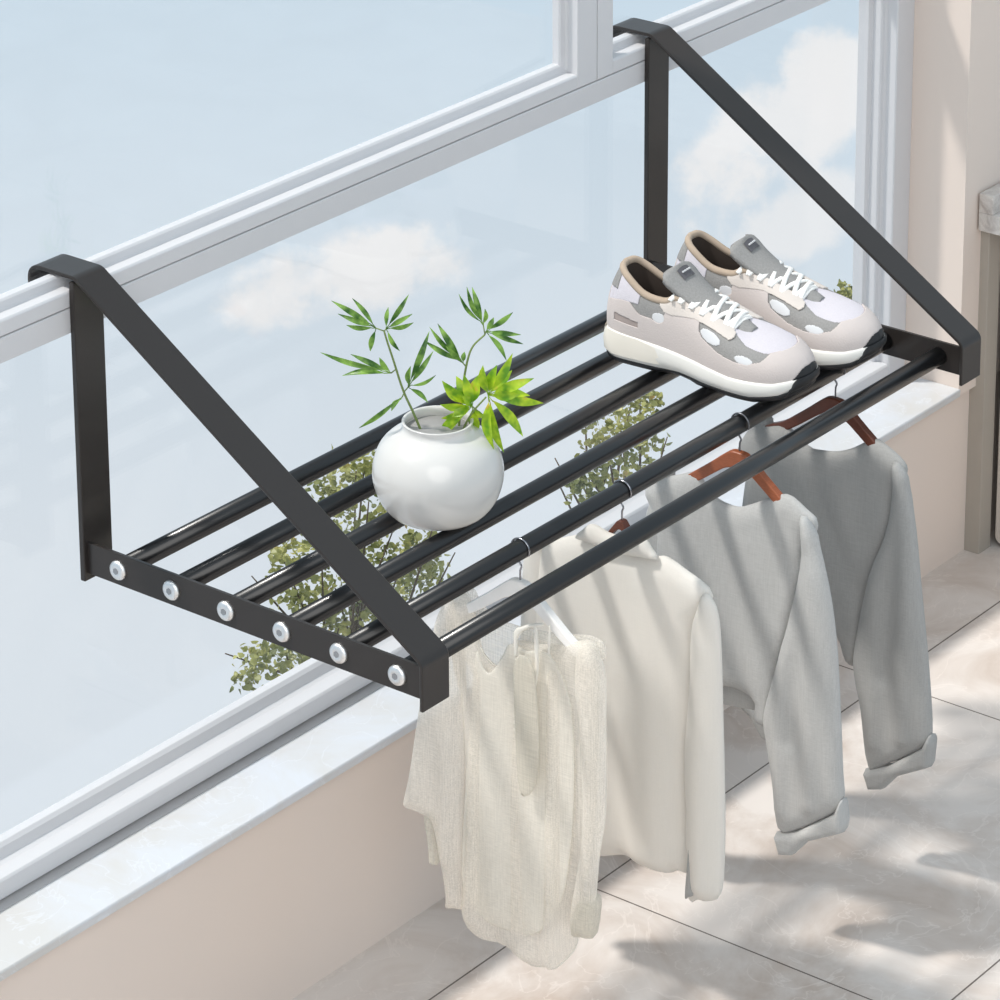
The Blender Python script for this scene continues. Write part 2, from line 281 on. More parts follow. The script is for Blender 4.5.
prev = cloud((0.78076,0.51427,-0.35489),(0.62102,-0.70148,0.34966),(0.06912,0.49339,0.86706),0.02251,0.01327,0.75,prev)

L(prev, bg.inputs['Color'])

sun = bpy.data.lights.new('sun', 'SUN'); so = bpy.data.objects.new('sun', sun); COL.objects.link(so)
sd = Vector((.378, -.49, -1)).normalized()
so.rotation_euler = sd.to_track_quat('-Z', 'Y').to_euler(); so.location = (-2, 3, 5)
sun.energy = 3.5; sun.angle = math.radians(4.5); sun.color = (1, .96, .90)

room = bpy.data.lights.new('room_fill', 'AREA'); ro = bpy.data.objects.new('room_fill', room); COL.objects.link(ro)  # added fill lamp behind the camera, brightens and warms the whole scene
room.shape = 'DISK'; room.size = 5; room.energy = 165; room.color = (1, .945, .885)
ro.location = (-4.2, -4.2, 3.6)
ro.rotation_euler = (Vector((.6, -.3, 0))-ro.location).to_track_quat('-Z', 'Y').to_euler()

# ------------------------------------------------------------------ materials
M = {}
M['frame'] = mat('window_frame_white', srgb(203, 202, 204), .38, noise_amt=.02)
M['foot_shade'] = mat('frame_foot_shade_grey', srgb(186, 184, 184), .7)  # grey that paints in the shade at the foot of the frame
M['wall'] = mat('wall_plaster', srgb(221, 207, 197), .9, spec=.2, noise_scale=3, noise_amt=.03, bump=.05, bump_scale=90)
M['black'] = mat('black_coated_metal', srgb(44, 40, 38), .34, metal=.0, spec=.35, noise_scale=300, noise_amt=.08, coat=.1)
M['rod'] = mat('black_glossy_tube', srgb(18, 18, 20), .3, metal=.0, spec=.55, coat=.1)
M['steel'] = mat('brushed_steel', srgb(232, 232, 232), .4, metal=1, noise_scale=400, noise_amt=.1)
M['steel_dark'] = mat('socket_steel', srgb(168, 168, 170), .45, metal=1)
M['ceramic'] = mat('white_ceramic', srgb(206, 204, 201), .22, spec=.5, coat=.3, noise_amt=.01)
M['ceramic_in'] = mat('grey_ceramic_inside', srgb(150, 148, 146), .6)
M['wood_dark'] = mat('dark_walnut', srgb(92, 48, 32), .4, stretch=(1, 8, 40), noise_scale=20, noise_amt=.35)
M['wood_light'] = mat('reddish_wood', srgb(150, 84, 54), .4, stretch=(1, 8, 40), noise_scale=20, noise_amt=.35)
M['plastic'] = mat('white_plastic', srgb(236, 233, 230), .35)
M['wire'] = mat('steel_wire', srgb(150, 150, 155), .25, metal=1)
M['wire_dark'] = mat('dark_wire', srgb(110, 110, 114), .35, metal=.8)
M['cab'] = mat('taupe_cabinet', srgb(168, 160, 150), .6, noise_amt=.03)
M['washer'] = mat('beige_appliance', srgb(205, 194, 184), .4, noise_amt=.02)
M['seal'] = mat('dark_seal', srgb(48, 40, 36), .7)
M['soil'] = mat('ground_grass', srgb(110, 120, 80), 1, noise_scale=8, noise_amt=.4)
M['bark'] = mat('bark', srgb(84, 70, 54), .9, noise_scale=60, noise_amt=.3, bump=.4)

def glassmat():
    m, nt, p, out = newmat('window_glass')
    t = nt.nodes.new('ShaderNodeBsdfTransparent'); t.inputs[0].default_value = (.985, .99, .995, 1)
    g = nt.nodes.new('ShaderNodeBsdfGlossy'); g.inputs['Roughness'].default_value = .02
    ms = nt.nodes.new('ShaderNodeMixShader'); ms.inputs[0].default_value = .04
    nt.links.new(t.outputs[0], ms.inputs[1]); nt.links.new(g.outputs[0], ms.inputs[2]); nt.links.new(ms.outputs[0], out.inputs['Surface'])
    return m
M['glass'] = glassmat()

def marble(name, base, vein, rough, scale, tiles=False):
    m, nt, p, out = newmat(name)
    N = nt.nodes.new; L = nt.links.new
    tc = N('ShaderNodeTexCoord')
    n1 = N('ShaderNodeTexNoise'); n1.inputs['Scale'].default_value = scale; n1.inputs['Detail'].default_value = 7; n1.inputs['Roughness'].default_value = .62; n1.inputs['Distortion'].default_value = .8
    L(tc.outputs['Object'], n1.inputs['Vector'])
    r = N('ShaderNodeValToRGB'); L(n1.outputs['Fac'], r.inputs[0])
    r.color_ramp.elements[0].position = .34; r.color_ramp.elements[0].color = vein
    r.color_ramp.elements[1].position = .6; r.color_ramp.elements[1].color = base
    col = r.outputs[0]
    # thin pale veins
    n2 = N('ShaderNodeTexNoise'); n2.inputs['Scale'].default_value = scale*1.7; n2.inputs['Detail'].default_value = 5; n2.inputs['Distortion'].default_value = 1.5
    L(tc.outputs['Object'], n2.inputs['Vector'])
    ab = N('ShaderNodeMath'); ab.operation = 'SUBTRACT'; L(n2.outputs['Fac'], ab.inputs[0]); ab.inputs[1].default_value = .5
    ab2 = N('ShaderNodeMath'); ab2.operation = 'ABSOLUTE'; L(ab.outputs[0], ab2.inputs[0])
    vm = N('ShaderNodeMapRange'); vm.inputs['From Min'].default_value = .012; vm.inputs['From Max'].default_value = 0; vm.inputs['To Max'].default_value = .35
    L(ab2.outputs[0], vm.inputs['Value'])
    mx = N('ShaderNodeMix'); mx.data_type = 'RGBA'; L(vm.outputs[0], mx.inputs['Factor']); L(col, mx.inputs['A'])
    mx.inputs['B'].default_value = tuple(min(1, c*1.18) for c in base[:3])+(1,)
    col = mx.outputs['Result']
    if tiles:
        br = N('ShaderNodeTexBrick'); L(tc.outputs['Object'], br.inputs['Vector'])
        br.offset = 0; br.offset_frequency = 2; br.squash = 1
        br.inputs['Scale'].default_value = 1; br.inputs['Brick Width'].default_value = .637; br.inputs['Row Height'].default_value = .458
        br.inputs['Mortar Size'].default_value = .0011; br.inputs['Mortar Smooth'].default_value = 0
        br.inputs['Color1'].default_value = (1, 1, 1, 1); br.inputs['Color2'].default_value = (.95, .95, .95, 1); br.inputs['Mortar'].default_value = (.22, .2, .19, 1)
        mu = N('ShaderNodeMix'); mu.data_type = 'RGBA'; mu.blend_type = 'MULTIPLY'; mu.inputs['Factor'].default_value = 1
        L(col, mu.inputs['A']); L(br.outputs['Color'], mu.inputs['B']); col = mu.outputs['Result']
    L(col, p.inputs['Base Color'])
    p.inputs['Roughness'].default_value = rough
    p.inputs['Specular IOR Level'].default_value = .35
    return m
M['floor'] = marble('stone_floor_tiles', srgb(217, 209, 203), srgb(188, 173, 162), .55, 5, True)
M['sill'] = marble('pale_marble_sill', srgb(204, 207, 213), srgb(198, 196, 194), .3, 6)
M['counter'] = marble('grey_marble_counter', srgb(214, 208, 202), srgb(170, 160, 154), .3, 40)

# ------------------------------------------------------------------ the room
ZF = -.577; ZS = -.3155; WX = 1.60
fl = bmesh.new()
for a in [(-3.6, 3.2, -3.6, -.05)]:
    ox, oy = .617, -.192
    box(fl, a[0]-ox, a[1]-ox, a[2]-oy, a[3]-oy, -.05, 0)
f = struct(obj('floor', fl, M['floor'])); f.location = (.617, -.192, ZF)

struct(obj('wall_window', box(bmesh.new(), -1.7, 3.2, -.071, .05, ZF, ZS-.0115), M['wall']))
struct(obj('wall_right', box(bmesh.new(), WX, 3.2, -.081, .052, ZS-.0115, 1.75), M['wall']))
struct(obj('wall_left', box(bmesh.new(), -1.7, -1.5, -.084, .052, ZS-.0115, 1.75), M['wall']))
struct(obj('wall_header', box(bmesh.new(), -1.5, WX, -.084, .052, 1.35, 1.75), M['wall']))
s = bmesh.new(); prism(s, [(-.0835, ZS-.0115), (-.0845, ZS-.002), (-.083, ZS), (.05, ZS), (.05, ZS-.0115)], 'x', -1.5, WX)
struct(obj('trim_1', s, M['sill'], bevel=.001))
struct(obj('ground_outside', box(bmesh.new(), .5, 7, .3, 3.2, -3.45, -3.3), M['soil']))

# window: lower fixed light, transom rail, two upper sashes
win = struct(bpy.data.objects.new('window_1', None)); COL.objects.link(win)
X0 = -1.5
JR = 1.5585
def sash_rail(x0, x1):     # bottom rail of an upper sash
    b = bmesh.new()
    prism(b, [(.006, .3027), (.006, .3178), (.008, .3200), (.021, .3200), (.0235, .3215), (.0245, .3290), (.0265, .3312), (.036, .3312), (.036, .3027)], 'x', x0, x1)
    return b
lo = bmesh.new()
prism(lo, [(.006, .2745), (.006, .3004), (.0075, .3012), (.012, .3012), (.012, .303), (.05, .303), (.05, .2745)], 'x', X0+.0401, JR-.0001)
obj('transom_rail', lo, M['frame'], win, bevel=.0008)
bf = bmesh.new()
prism(bf, [(.012, ZS), (.012, -.3115), (.006, -.3100), (.006, -.2905), (.0085, -.2880), (.027, -.2880), (.033, -.2860), (.037, -.2760), (.041, -.2720), (.052, -.2720), (.052, ZS)], 'x', X0+.0401, JR-.0001)
obj('bottom_rail', bf, M['frame'], win, bevel=.0008)
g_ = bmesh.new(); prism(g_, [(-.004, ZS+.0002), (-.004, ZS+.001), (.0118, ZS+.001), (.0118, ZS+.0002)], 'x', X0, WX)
obj('frame_shade_strip', g_, M['foot_shade'], win)  # thin added strip, its grey stands for the shadow band between frame and sill
# left upper sash
ls = sash_rail(X0, .8515)
prism(ls, [(.8898, .006), (.8516, .006), (.8516, .0085), (.8516, .021), (.850, .0235), (.8432, .0245), (.8415, .0265), (.8415, .036), (.8898, .036)], 'z', .3027, 1.35)
obj('left_sash_frame', ls, M['frame'], win, bevel=.0008)
rs = sash_rail(.9219, JR)
prism(rs, [(.8915, .006), (.9218, .006), (.9218, .021), (.9235, .0235), (.931, .0245), (.932, .0265), (.932, .036), (.8915, .036)], 'z', .3027, 1.35)
obj('right_sash_frame', rs, M['frame'], win, bevel=.0008)
jb = bmesh.new()
prism(jb, [(WX, .006), (JR+.0015, .006), (JR, .0075), (JR, .022), (1.5565, .0245), (1.5515, .0255), (1.5500, .0275), (1.5500, .040), (1.5440, .0425), (1.5430, .058), (WX, .058)], 'z', ZS, 1.35)
prism(jb, [(X0, .006), (X0+.04, .006), (X0+.04, .05), (X0, .05)], 'z', ZS, 1.35)
obj('side_jamb', jb, M['frame'], win, bevel=.0008)
obj('top_rail', box(bmesh.new(), X0+.0401, 1.5429, .006, .05, 1.31, 1.35), M['frame'], win)
def pane(x0, x1, y, z0, z1): return box(bmesh.new(), x0, x1, y, y+.004, z0, z1)
obj('lower_glass_pane', pane(X0+.02, 1.555, .044, -.285, .285), M['glass'], win)
obj('left_upper_glass_pane', pane(X0+.02, .86, .0305, .31, 1.33), M['glass'], win)
obj('right_upper_glass_pane', pane(.92, 1.555, .0305, .31, 1.33), M['glass'], win)

# ------------------------------------------------------------------ laundry niche at the right
p_ = bmesh.new(); box(p_, 1.645, 1.676, -.0945, -.0705, ZF, -.0945)
tag(obj('cabinet_side_panel', p_, M['cab'], bevel=.0008), 'tall narrow grey-taupe cabinet end panel standing against the wall at the right edge', 'cabinet panel')
ct = thing('stone_countertop', 'grey marble countertop end with raised back edge above the beige appliance', 'countertop', (1.632, -.090, -.0945))
c = bmesh.new(); box(c, 0, .5, -.55, .006, 0, .0265)
obj('counter_slab', c, M['counter'], ct, bevel=.001)
c = bmesh.new(); box(c, .0, .5, -.016, .006, .0266, .0535)
obj('raised_back_edge', c, M['counter'], ct, bevel=.001)
wm = thing('washing_machine', 'beige appliance front with dark seal outline under the marble counter at the right edge', 'washing machine', (1.681, -.096, ZF))
def rrect(y0, y1, z0, z1, r, n=6):
    pts = []
    for cy, cz, a0 in ((y1-r, z1-r, 0), (y0+r, z1-r, 90), (y0+r, z0+r, 180), (y1-r, z0+r, 270)):
        for k in range(n+1):
            a = math.radians(a0+90*k/n); pts.append((cy+r*math.cos(a), cz+r*math.sin(a)))
    return pts
b = bmesh.new(); prism(b, rrect(-.56, -.0005, .002, .478, .014), 'x', .004, .45)
obj('cabinet_gasket', b, M['seal'], wm)
b = bmesh.new(); prism(b, rrect(-.5575, -.0035, .006, .474, .012), 'x', -.002, .01)
obj('front_body', b, M['washer'], wm, bevel=.0015)
b = bmesh.new(); prism(b, rrect(-.10, -.0150, .010, .062, .010), 'x', -.0026, 0)
fo = obj('filter_door_outline', b, M['seal'], wm)
b = bmesh.new(); prism(b, rrect(-.0985, -.0168, .012, .060, .0085), 'x', -.0034, -.0006)
obj('filter_door', b, M['washer'], wm)

# ------------------------------------------------------------------ the drying rack
RW = .9857; SW = .0413; D = -.45; RZ = .0249; RR = .0106
RY = [-.0449-.0741*i for i in range(6)]
rack = thing('drying_rack', 'black metal hanging drying rack with six rods hooked over the window rail', 'drying rack', (0, 0, 0))
T = .0042
def strap_poly(path, t):
    """offset a centre path to a closed band outline of thickness t (y,z)"""
    P = [Vector(p) for p in path]; l, r = [], []
    for i, p in enumerate(P):
        d = (P[min(i+1, len(P)-1)]-P[max(i-1, 0)]).normalized(); n = Vector((-d.y, d.x))
        l.append(p+n*t/2); r.append(p-n*t/2)
    return [tuple(v) for v in l]+[tuple(v) for v in r[::-1]]
def fillet(pts, rad, n=7):
    P = [Vector(p) for p in pts]; out = [P[0]]
    for a, b, c, r in zip(P, P[1:], P[2:], rad):
        d1, d2 = (a-b).normalized(), (c-b).normalized()
        ang = d1.angle(d2); tl = r/math.tan(ang/2)
        s, e = b+d1*tl, b+d2*tl
        for k in range(n+1):
            t = k/n; out.append(s*(1-t)**2+b*2*t*(1-t)+e*t*t)
    out.append(P[-1]); return out
zt = .3373-T/2
path = fillet([(.063, .306), (.063, zt), (-.001, zt), (-.45+T/2, .0475), (-.45+T/2, -.0032)], [.016, .014, .012])
def band_faces(bm, path, t, x0, x1):
    P = [Vector(p) for p in path]; ring = []
    for i, p in enumerate(P):
        d = (P[min(i+1, len(P)-1)]-P[max(i-1, 0)]).normalized(); n = Vector((-d.y, d.x))
        a, b = p+n*t/2, p-n*t/2
        ring.append([bm.verts.new(q) for q in ((x0, a.x, a.y), (x1, a.x, a.y), (x1, b.x, b.y), (x0, b.x, b.y))])
    for r0, r1 in zip(ring, ring[1:]):
        for k in range(4): bm.faces.new([r0[k], r0[(k+1) % 4], r1[(k+1) % 4], r1[k]])
    bm.faces.new(ring[0]); bm.faces.new(ring[-1][::-1])
for x0 in (0, RW):
    b = bmesh.new(); band_faces(b, path, T, x0, x0+SW)
    obj('hook_strap', b, M['black'], rack, bevel=.0011)
    b = bmesh.new(); box(b, x0-.0008, x0+SW, -.0012, .0055, 0, .3305)
    obj('upright', b, M['black'], rack, bevel=.0011)
    b = bmesh.new(); box(b, x0+.0045, x0+.0085, -.4457, 0, .0078, .0428)
    obj('side_plate', b, M['black'], rack, bevel=.0005)
for y in RY:
    b = bmesh.new(); tube(b, [(.0085, y, RZ), (.5, y, RZ), (RW+.0045, y, RZ)], RR, 28)
    obj('rod', b, M['rod'], rack, smooth=True)
for y in RY:
    b = bmesh.new(); lathe(b, [(.0030, .0042), (.0036, .0047), (.0078, .0042), (.0100, .0030), (.0107, .0012), (.0107, -.001)], 32)
    bl = obj('bolt_head', b, M['steel'], rack, smooth=True)
    bl.rotation_euler = (0, -math.pi/2, 0); bl.location = (.0044, y, RZ)
    b = bmesh.new(); prism(b, [(.0036*math.cos(k*math.pi/3), .0036*math.sin(k*math.pi/3)) for k in range(6)], 'z', .0040, .0049)
    obj('hex_socket', b, M['steel_dark'], bl)

# ------------------------------------------------------------------ vase and sprigs
VX, VY, VZ = .285, -.239, RZ+RR
vase = thing('round_vase', 'glossy white round ceramic vase on the rack rods holding green sprigs', 'vase', (VX, VY, VZ))
prof = [(.001, 0), (.030, 0), (.036, .0012), (.050, .0085), (.0615, .024), (.0675, .042), (.0690, .056), (.0672, .072), (.0605, .089), (.0505, .1005), (.0425, .1055), (.0385, .1085), (.0366, .112), (.0368, .1165), (.0375, .1185), (.0365, .1195), (.0345, .1185), (.0335, .114), (.0345, .108)]
pv = [tuple(v) for v in catmull([Vector((a, b*.92, 0)) for a, b in prof], 3)]
b = bmesh.new(); lathe(b, [(max(v[0], .0005), v[1]) for v in pv], 96)
obj('vase_body', b, M['ceramic'], vase, smooth=True)
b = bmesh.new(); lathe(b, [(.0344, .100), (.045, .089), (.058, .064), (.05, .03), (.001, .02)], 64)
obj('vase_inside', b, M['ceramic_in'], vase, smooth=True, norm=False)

def leafmat(name, c1, c2, tip=None):
    m, nt, p, out = newmat(name)
    tc = nt.nodes.new('ShaderNodeTexCoord')
    n = nt.nodes.new('ShaderNodeTexNoise'); n.inputs['Scale'].default_value = 75
    nt.links.new(tc.outputs['Object'], n.inputs['Vector'])
    r = nt.nodes.new('ShaderNodeValToRGB'); nt.links.new(n.outputs['Fac'], r.inputs[0])
    r.color_ramp.elements[0].position = .35; r.color_ramp.elements[0].color = c1
    r.color_ramp.elements[1].position = .65; r.color_ramp.elements[1].color = c2
    if tip: e = r.color_ramp.elements.new(.78); e.color = tip
    nt.links.new(r.outputs[0], p.inputs['Base Color'])
    p.inputs['Roughness'].default_value = .35
    t = nt.nodes.new('ShaderNodeBsdfTranslucent'); nt.links.new(r.outputs[0], t.inputs['Color'])
    ms = nt.nodes.new('ShaderNodeMixShader'); ms.inputs[0].default_value = .35
    nt.links.new(p.outputs[0], ms.inputs[1]); nt.links.new(t.outputs[0], ms.inputs[2]); nt.links.new(ms.outputs[0], out.inputs['Surface'])
    return m
M['leaf_dark'] = leafmat('green_leaf', srgb(54, 98, 32), srgb(146, 186, 84))
M['leaf_bright'] = leafmat('lime_leaf', srgb(104, 158, 30), srgb(190, 216, 50), srgb(214, 190, 80))
M['stem'] = mat('sprig_stem', srgb(112, 130, 70), .6)
VIEW = Vector((-.75, -.6, .3)).normalized()
def leaf(bm, base, tip, wd, bend, roll):
    base, tip = Vector(base), Vector(tip); base = base+(tip-base)*.13; ax = tip-base; ln = ax.length; ax.normalize()
    nrm = (VIEW-ax*VIEW.dot(ax)).normalized()
    nrm = Matrix.Rotation(roll, 3, ax) @ nrm
    side = ax.cross(nrm).normalized()
    n = 9; rows = []
    for i in range(n+1):
        t = i/n
        h = wd*(math.sin(math.pi*t**.95)**1.05)*(1.0-.1*t)+.0002
        c = base+ax*ln*t+nrm*(bend*ln*math.sin(math.pi*t))+Vector((0, 0, -bend*.4*ln*t*t))
        rows.append([bm.verts.new(c+side*h*s+nrm*abs(s)*h*.35) for s in (-1, 0, 1)])
    for a, b2 in zip(rows, rows[1:]):
        for k in range(2): bm.faces.new([a[k], a[k+1], b2[k+1], b2[k]])
LAB = {'A': ('leafy_sprig', 'tall thin sprig with dark green leaf fans at the left of the white vase', 'leaf_dark', .0031),
       'B': ('leafy_sprig', 'upright sprig with narrow green leaf fans rising behind the lime leaves', 'leaf_dark', .0031),
       'C': ('leafy_sprig', 'short bushy sprig with bright lime leaves over the right vase rim', 'leaf_bright', .0060)}
random.seed(3)
for k, d in PLANT.items():
    nm, lb, lm, wd = LAB[k]
    sp = thing(nm, lb, 'plant', (VX, VY, VZ), 'sprigs in the white vase')
    off = {'A': (0, 0, 0), 'B': (.004, .006, 0), 'C': (0, 0, 0)}[k]
    add = lambda p: Vector(p)+Vector(off)
    b = bmesh.new()
    st = catmull([add((d['stem'][0][0]*.6, d['stem'][0][1]*.6, .075))]+[add(p) for p in d['stem']], 5)
    tube(b, st, [.0016-.0007*i/len(st) for i in range(len(st))], 8)
    for t in d['tw']:
        tube(b, [add(t[0]), add(t[1])], .0007, 6)
    obj('stem', b, M['stem'], sp, smooth=True)
    for base, tips in d['cl']:
        b = bmesh.new()
        for j, t in enumerate(tips):
            dp = random.uniform(-.016, .016)
            tt = add(t)+Vector((.787*dp, .617*dp, 0))
            ln = (tt-add(base)).length
            leaf(b, add(base), tt, wd*random.uniform(.85, 1.15)*(1 if ln > .03 else .9), random.uniform(.05, .13), random.uniform(-.7, .7))
        for t in tips:
            tube(b, [add(base), add(base)+(add(t)-add(base))*.15], .0005, 5)
        o = obj('leaf_fan', b, M[lm], sp, smooth=True, norm=False)

# ------------------------------------------------------------------ hangers and clothes
Y5 = RY[4]
HX = {1: .2926, 2: .4704, 3: .6919, 4: .8863}
def hanger(i, label, body_mat, wire, top=-.0115, group='hangers on the rack', sy=1, sz_=1):
    t = thing('clothes_hanger', label, 'hanger', (HX[i], Y5, RZ), group)
    rw = .0011; R = RR+rw+.0002
    pts = []
    for a in range(200, -61, -10):
        pts.append((0, R*math.cos(math.radians(a)), R*math.sin(math.radians(a))))
    pts += [(0, -.0015, -.018), (0, 0, -.024), (0, 0, top-RZ-.004)]
    pts = catmull(pts, 3)
    b = bmesh.new(); tube(b, pts, rw, 10); obj('hook', b, wire, t, smooth=True)
    half = [(0, top), (.010, top-.0012), (.020, top-.008), (.035, top-.0205), (.052, top-.034), (.070, top-.0475), (.088, top-.056), (.096, top-.060)]
    low = [(.094, top-.069), (.082, top-.066), (.066, top-.0585), (.048, top-.0465), (.032, top-.0345), (.016, top-.0235), (0, top-.0195)]
    up = catmull([Vector((a, b2)) for a, b2 in half], 4); dn = catmull([Vector((a, b2)) for a, b2 in low], 4)
    right = [(v.x, v.y) for v in up]+[(v.x, v.y) for v in dn]
    right = [(a*sy, top+(z-top)*sz_) for a, z in right]
    outl = right+[(-a, z) for a, z in right[::-1] if a > 1e-6]
    b = bmesh.new(); prism(b, [(a, z-RZ) for a, z in outl], 'x', -.005, .005)
    obj('shoulder_bar', b, body_mat, t, bevel=.0025, seg=3)
    return t
hanger(1, 'white plastic hanger under the sheer beige blouse nearest the left bracket', M['plastic'], M['wire'], -.0096)
hanger(2, 'dark brown wooden hanger mostly hidden inside the white collared shirt', M['wood_dark'], M['wire'], -.0088, sy=.30, sz_=.5)
hanger(3, 'reddish brown wooden hanger inside the light grey cropped blouse', M['wood_light'], M['wire_dark'], -.0085)
hanger(4, 'dark walnut hanger inside the darker grey blouse farthest right under the sneakers', M['wood_dark'], M['wire_dark'], -.0115)

def pt_seg(p, a, b):
    ab = b-a; t = max(0, min(1, (p-a).dot(ab)/max(ab.length_squared, 1e-12)))
    return (p-(a+ab*t)).length, t
def pillow(outline, X, n0=0, B=.008, R=.03, fold=None, step=.0048, closed_smooth=3, mirror=False, hollow=False):
    """cloth panel with the given (y,z) outline hanging in the plane x = X: front and back sheets that meet at the edge"""
    pts = [Vector((-a if mirror else a, z)) for a, z in outline]
    if closed_smooth > 1: pts = catmull(pts, closed_smooth, True)
    # resample
    rs = []
    for a, b in zip(pts, pts[1:]+pts[:1]):
        n = max(1, int(round((b-a).length/step)))
        for k in range(n): rs.append(a+(b-a)*k/n)
    pts = [rs[0]]
    for p in rs[1:]:
        if (p-pts[-1]).length > step*.35: pts.append(p)
    if (pts[0]-pts[-1]).length < step*.35: pts.pop()
    n = len(pts)
    area = sum(a.x*b.y-b.x*a.y for a, b in zip(pts, pts[1:]+pts[:1]))
    if area < 0: pts.reverse()
    def inside(p):
        c = False
        for a, b in zip(pts, pts[1:]+pts[:1]):
            if (a.y > p.y) != (b.y > p.y) and p.x < (b.x-a.x)*(p.y-a.y)/(b.y-a.y)+a.x: c = not c
        return c
    def dist(p): return min(pt_seg(p, a, b)[0] for a, b in zip(pts, pts[1:]+pts[:1]))
    x0, x1 = min(p.x for p in pts), max(p.x for p in pts); z0, z1 = min(p.y for p in pts), max(p.y for p in pts)
    inner = []; j = 0; z = z0
    while z < z1:
        x = x0+(step/2 if j % 2 else 0)
        while x < x1:
            p = Vector((x, z))
            if inside(p) and dist(p) > step*.45: inner.append(p)
            x += step
        z += step*.87; j += 1
    offs = [o for o in (.0012, .0030, .0056, .009) if o < R]
    lim = offs[-1]+step*.45 if offs else step*.45
    inner = [p for p in inner if dist(p) > lim]
    for o_ in offs:
        last = None
        for i in range(n):
            if o_ > .004 and i % 2: continue
            tg = (pts[(i+1) % n]-pts[i-1]).normalized(); q = pts[i]+Vector((-tg.y, tg.x))*o_
            if inside(q) and dist(q) > o_*.93 and (last is None or (q-last).length > .3*step): inner.append(q); last = q
    allp = pts+inner
    V, E, F, *_ = delaunay_2d_cdt(allp, [], [list(range(n))], 1, 1e-6)
    bm = bmesh.new(); fr, bk = [], []
    for v in V:
        d = dist(v); bd = d < 1e-5
        t = min(1, d/R); pr = B*math.sqrt(max(0, 1-(1-t)**2))
        f = fold(v.x, v.y) if fold else 0
        a = bm.verts.new((X-(n0+f+pr), Y5+v.x, v.y)); fr.append(a)
        bk.append(a if bd else bm.verts.new((X-(n0+f-pr), Y5+v.x, v.y)))
    for t in F:
        bm.faces.new([fr[i] for i in t])
        if not all(fr[i] is bk[i] for i in t):
            try: bm.faces.new([bk[i] for i in t[::-1]])
            except ValueError: pass
    return bm

def folds(creases, namp=.002, nscale=(14, 5), seed=0):
    cr = [(Vector(a), Vector(b), amp, wd) for a, b, amp, wd in creases]
    def f(y, z):
        v = namp*noise.noise(Vector((y*nscale[0]+seed, z*nscale[1], seed*1.7)))
        p = Vector((y, z))
        for a, b, amp, wd in cr:
            d, t = pt_seg(p, a, b)
            v += amp*math.exp(-(d/wd)**2)*(.35+.65*t)
        return v
    return f

M['grey_cloth'] = cloth('light_grey_linen', srgb(188, 187, 185), .10, 900, 0, .12)
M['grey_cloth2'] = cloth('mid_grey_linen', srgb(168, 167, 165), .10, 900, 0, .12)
M['white_cloth'] = cloth('off_white_cotton', srgb(234, 229, 222), .02, 900, 0, .25)
M['sheer'] = cloth('sheer_beige_linen', srgb(246, 240, 231), .05, 1000, .42, .42)
M['sheer_panel'] = cloth('inner_beige_panel', srgb(244, 240, 232), .03, 1000, .30, .4)
M['sheer_shade'] = cloth('beige_overlap', srgb(226, 221, 210), .05, 700, .30, .4)
M['sheer_yoke'] = cloth('sheer_yoke_linen', srgb(246, 241, 232), .04, 700, .58, .4)
M['ribbon'] = cloth('cream_ribbon', srgb(240, 236, 228), .02, 700, 0, .2)

def sleeve_folds(seed, elbow=-.22):
    return folds([((-.10, -.10), (-.09, -.33), -.004, .012), ((-.115, -.12), (-.118, -.40), .005, .012), ((-.075, -.22), (-.078, -.42), .004, .010)], .002, (20, 5), seed)
def blouse(i, pre, name, label, m, hem=None):
    X = HX[i]
    t = thing(name, label, 'blouse', (0, 0, 0), 'clothes on hangers')
    bf = folds([((.045, -.09), (-.075, -.30), -.006, .016), ((-.01, -.12), (-.05, -.32), .006, .018), ((-.085, -.14), (-.058, -.33), .010, .013), ((.06, -.12), (.03, -.30), .006, .02), ((-.103, -.105), (-.070, -.27), -.014, .009)], .004, (14, 6), i)
    obj('bodice', pillow(G[pre+'_body'], X, 0, .010, .022, bf), m, t, smooth=True)
    if hem: obj('back_hem', pillow(G[hem], X, -.014, .004, .015), m, t, smooth=True)
    for mir in (False, True):
        nn = .014 if not mir else -.004
        obj('sleeve', pillow(G[pre+'_sleeve'], X, nn, .0115, .018, sleeve_folds(i+(5 if mir else 0)), mirror=mir), m, t, smooth=True)
        obj('cuff', pillow(G[pre+'_cuff'], X, nn+.001, .0135, .006, None, .003, mirror=mir, closed_smooth=1), m, t, smooth=True)
    return t
blouse(4, 'g4', 'grey_blouse', 'darker grey round-neck blouse with turned-up cuffs, farthest right on the rack', M['grey_cloth2'])
blouse(3, 'g3', 'grey_blouse', 'light grey cropped blouse with turned-up cuffs on the reddish wooden hanger', M['grey_cloth'], 'g3_hem')

X = HX[2]
sh = thing('collared_shirt', 'off-white long-sleeved collared shirt hanging between the sheer blouse and light grey blouse', 'shirt', (0, 0, 0), 'clothes on hangers')
bf = folds([((.02, -.06), (-.01, -.40), -.004, .02), ((-.04, -.08), (-.055, -.40), .009, .022), ((.07, -.10), (.03, -.42), .006, .022), ((-.09, -.10), (-.088, -.35), -.004, .012), ((-.01, -.24), (-.03, -.41), .007, .018)], .004, (12, 5), 2)
obj('shirt_body', pillow(G['g2_body'], X, 0, .011, .022, bf), M['white_cloth'], sh, smooth=True)
for mir in (False, True):
    o = obj('sleeve', pillow(G['g2_sleeve'], X, .008 if not mir else -.004, .011, .02, sleeve_folds(9), mirror=mir), M['white_cloth'], sh, smooth=True)
    obj('cuff_slit', pillow(G['g2_slit'], X, .0175 if not mir else .006, .003, .006, None, .003, mirror=mir), M['grey_cloth2'], o, smooth=True)
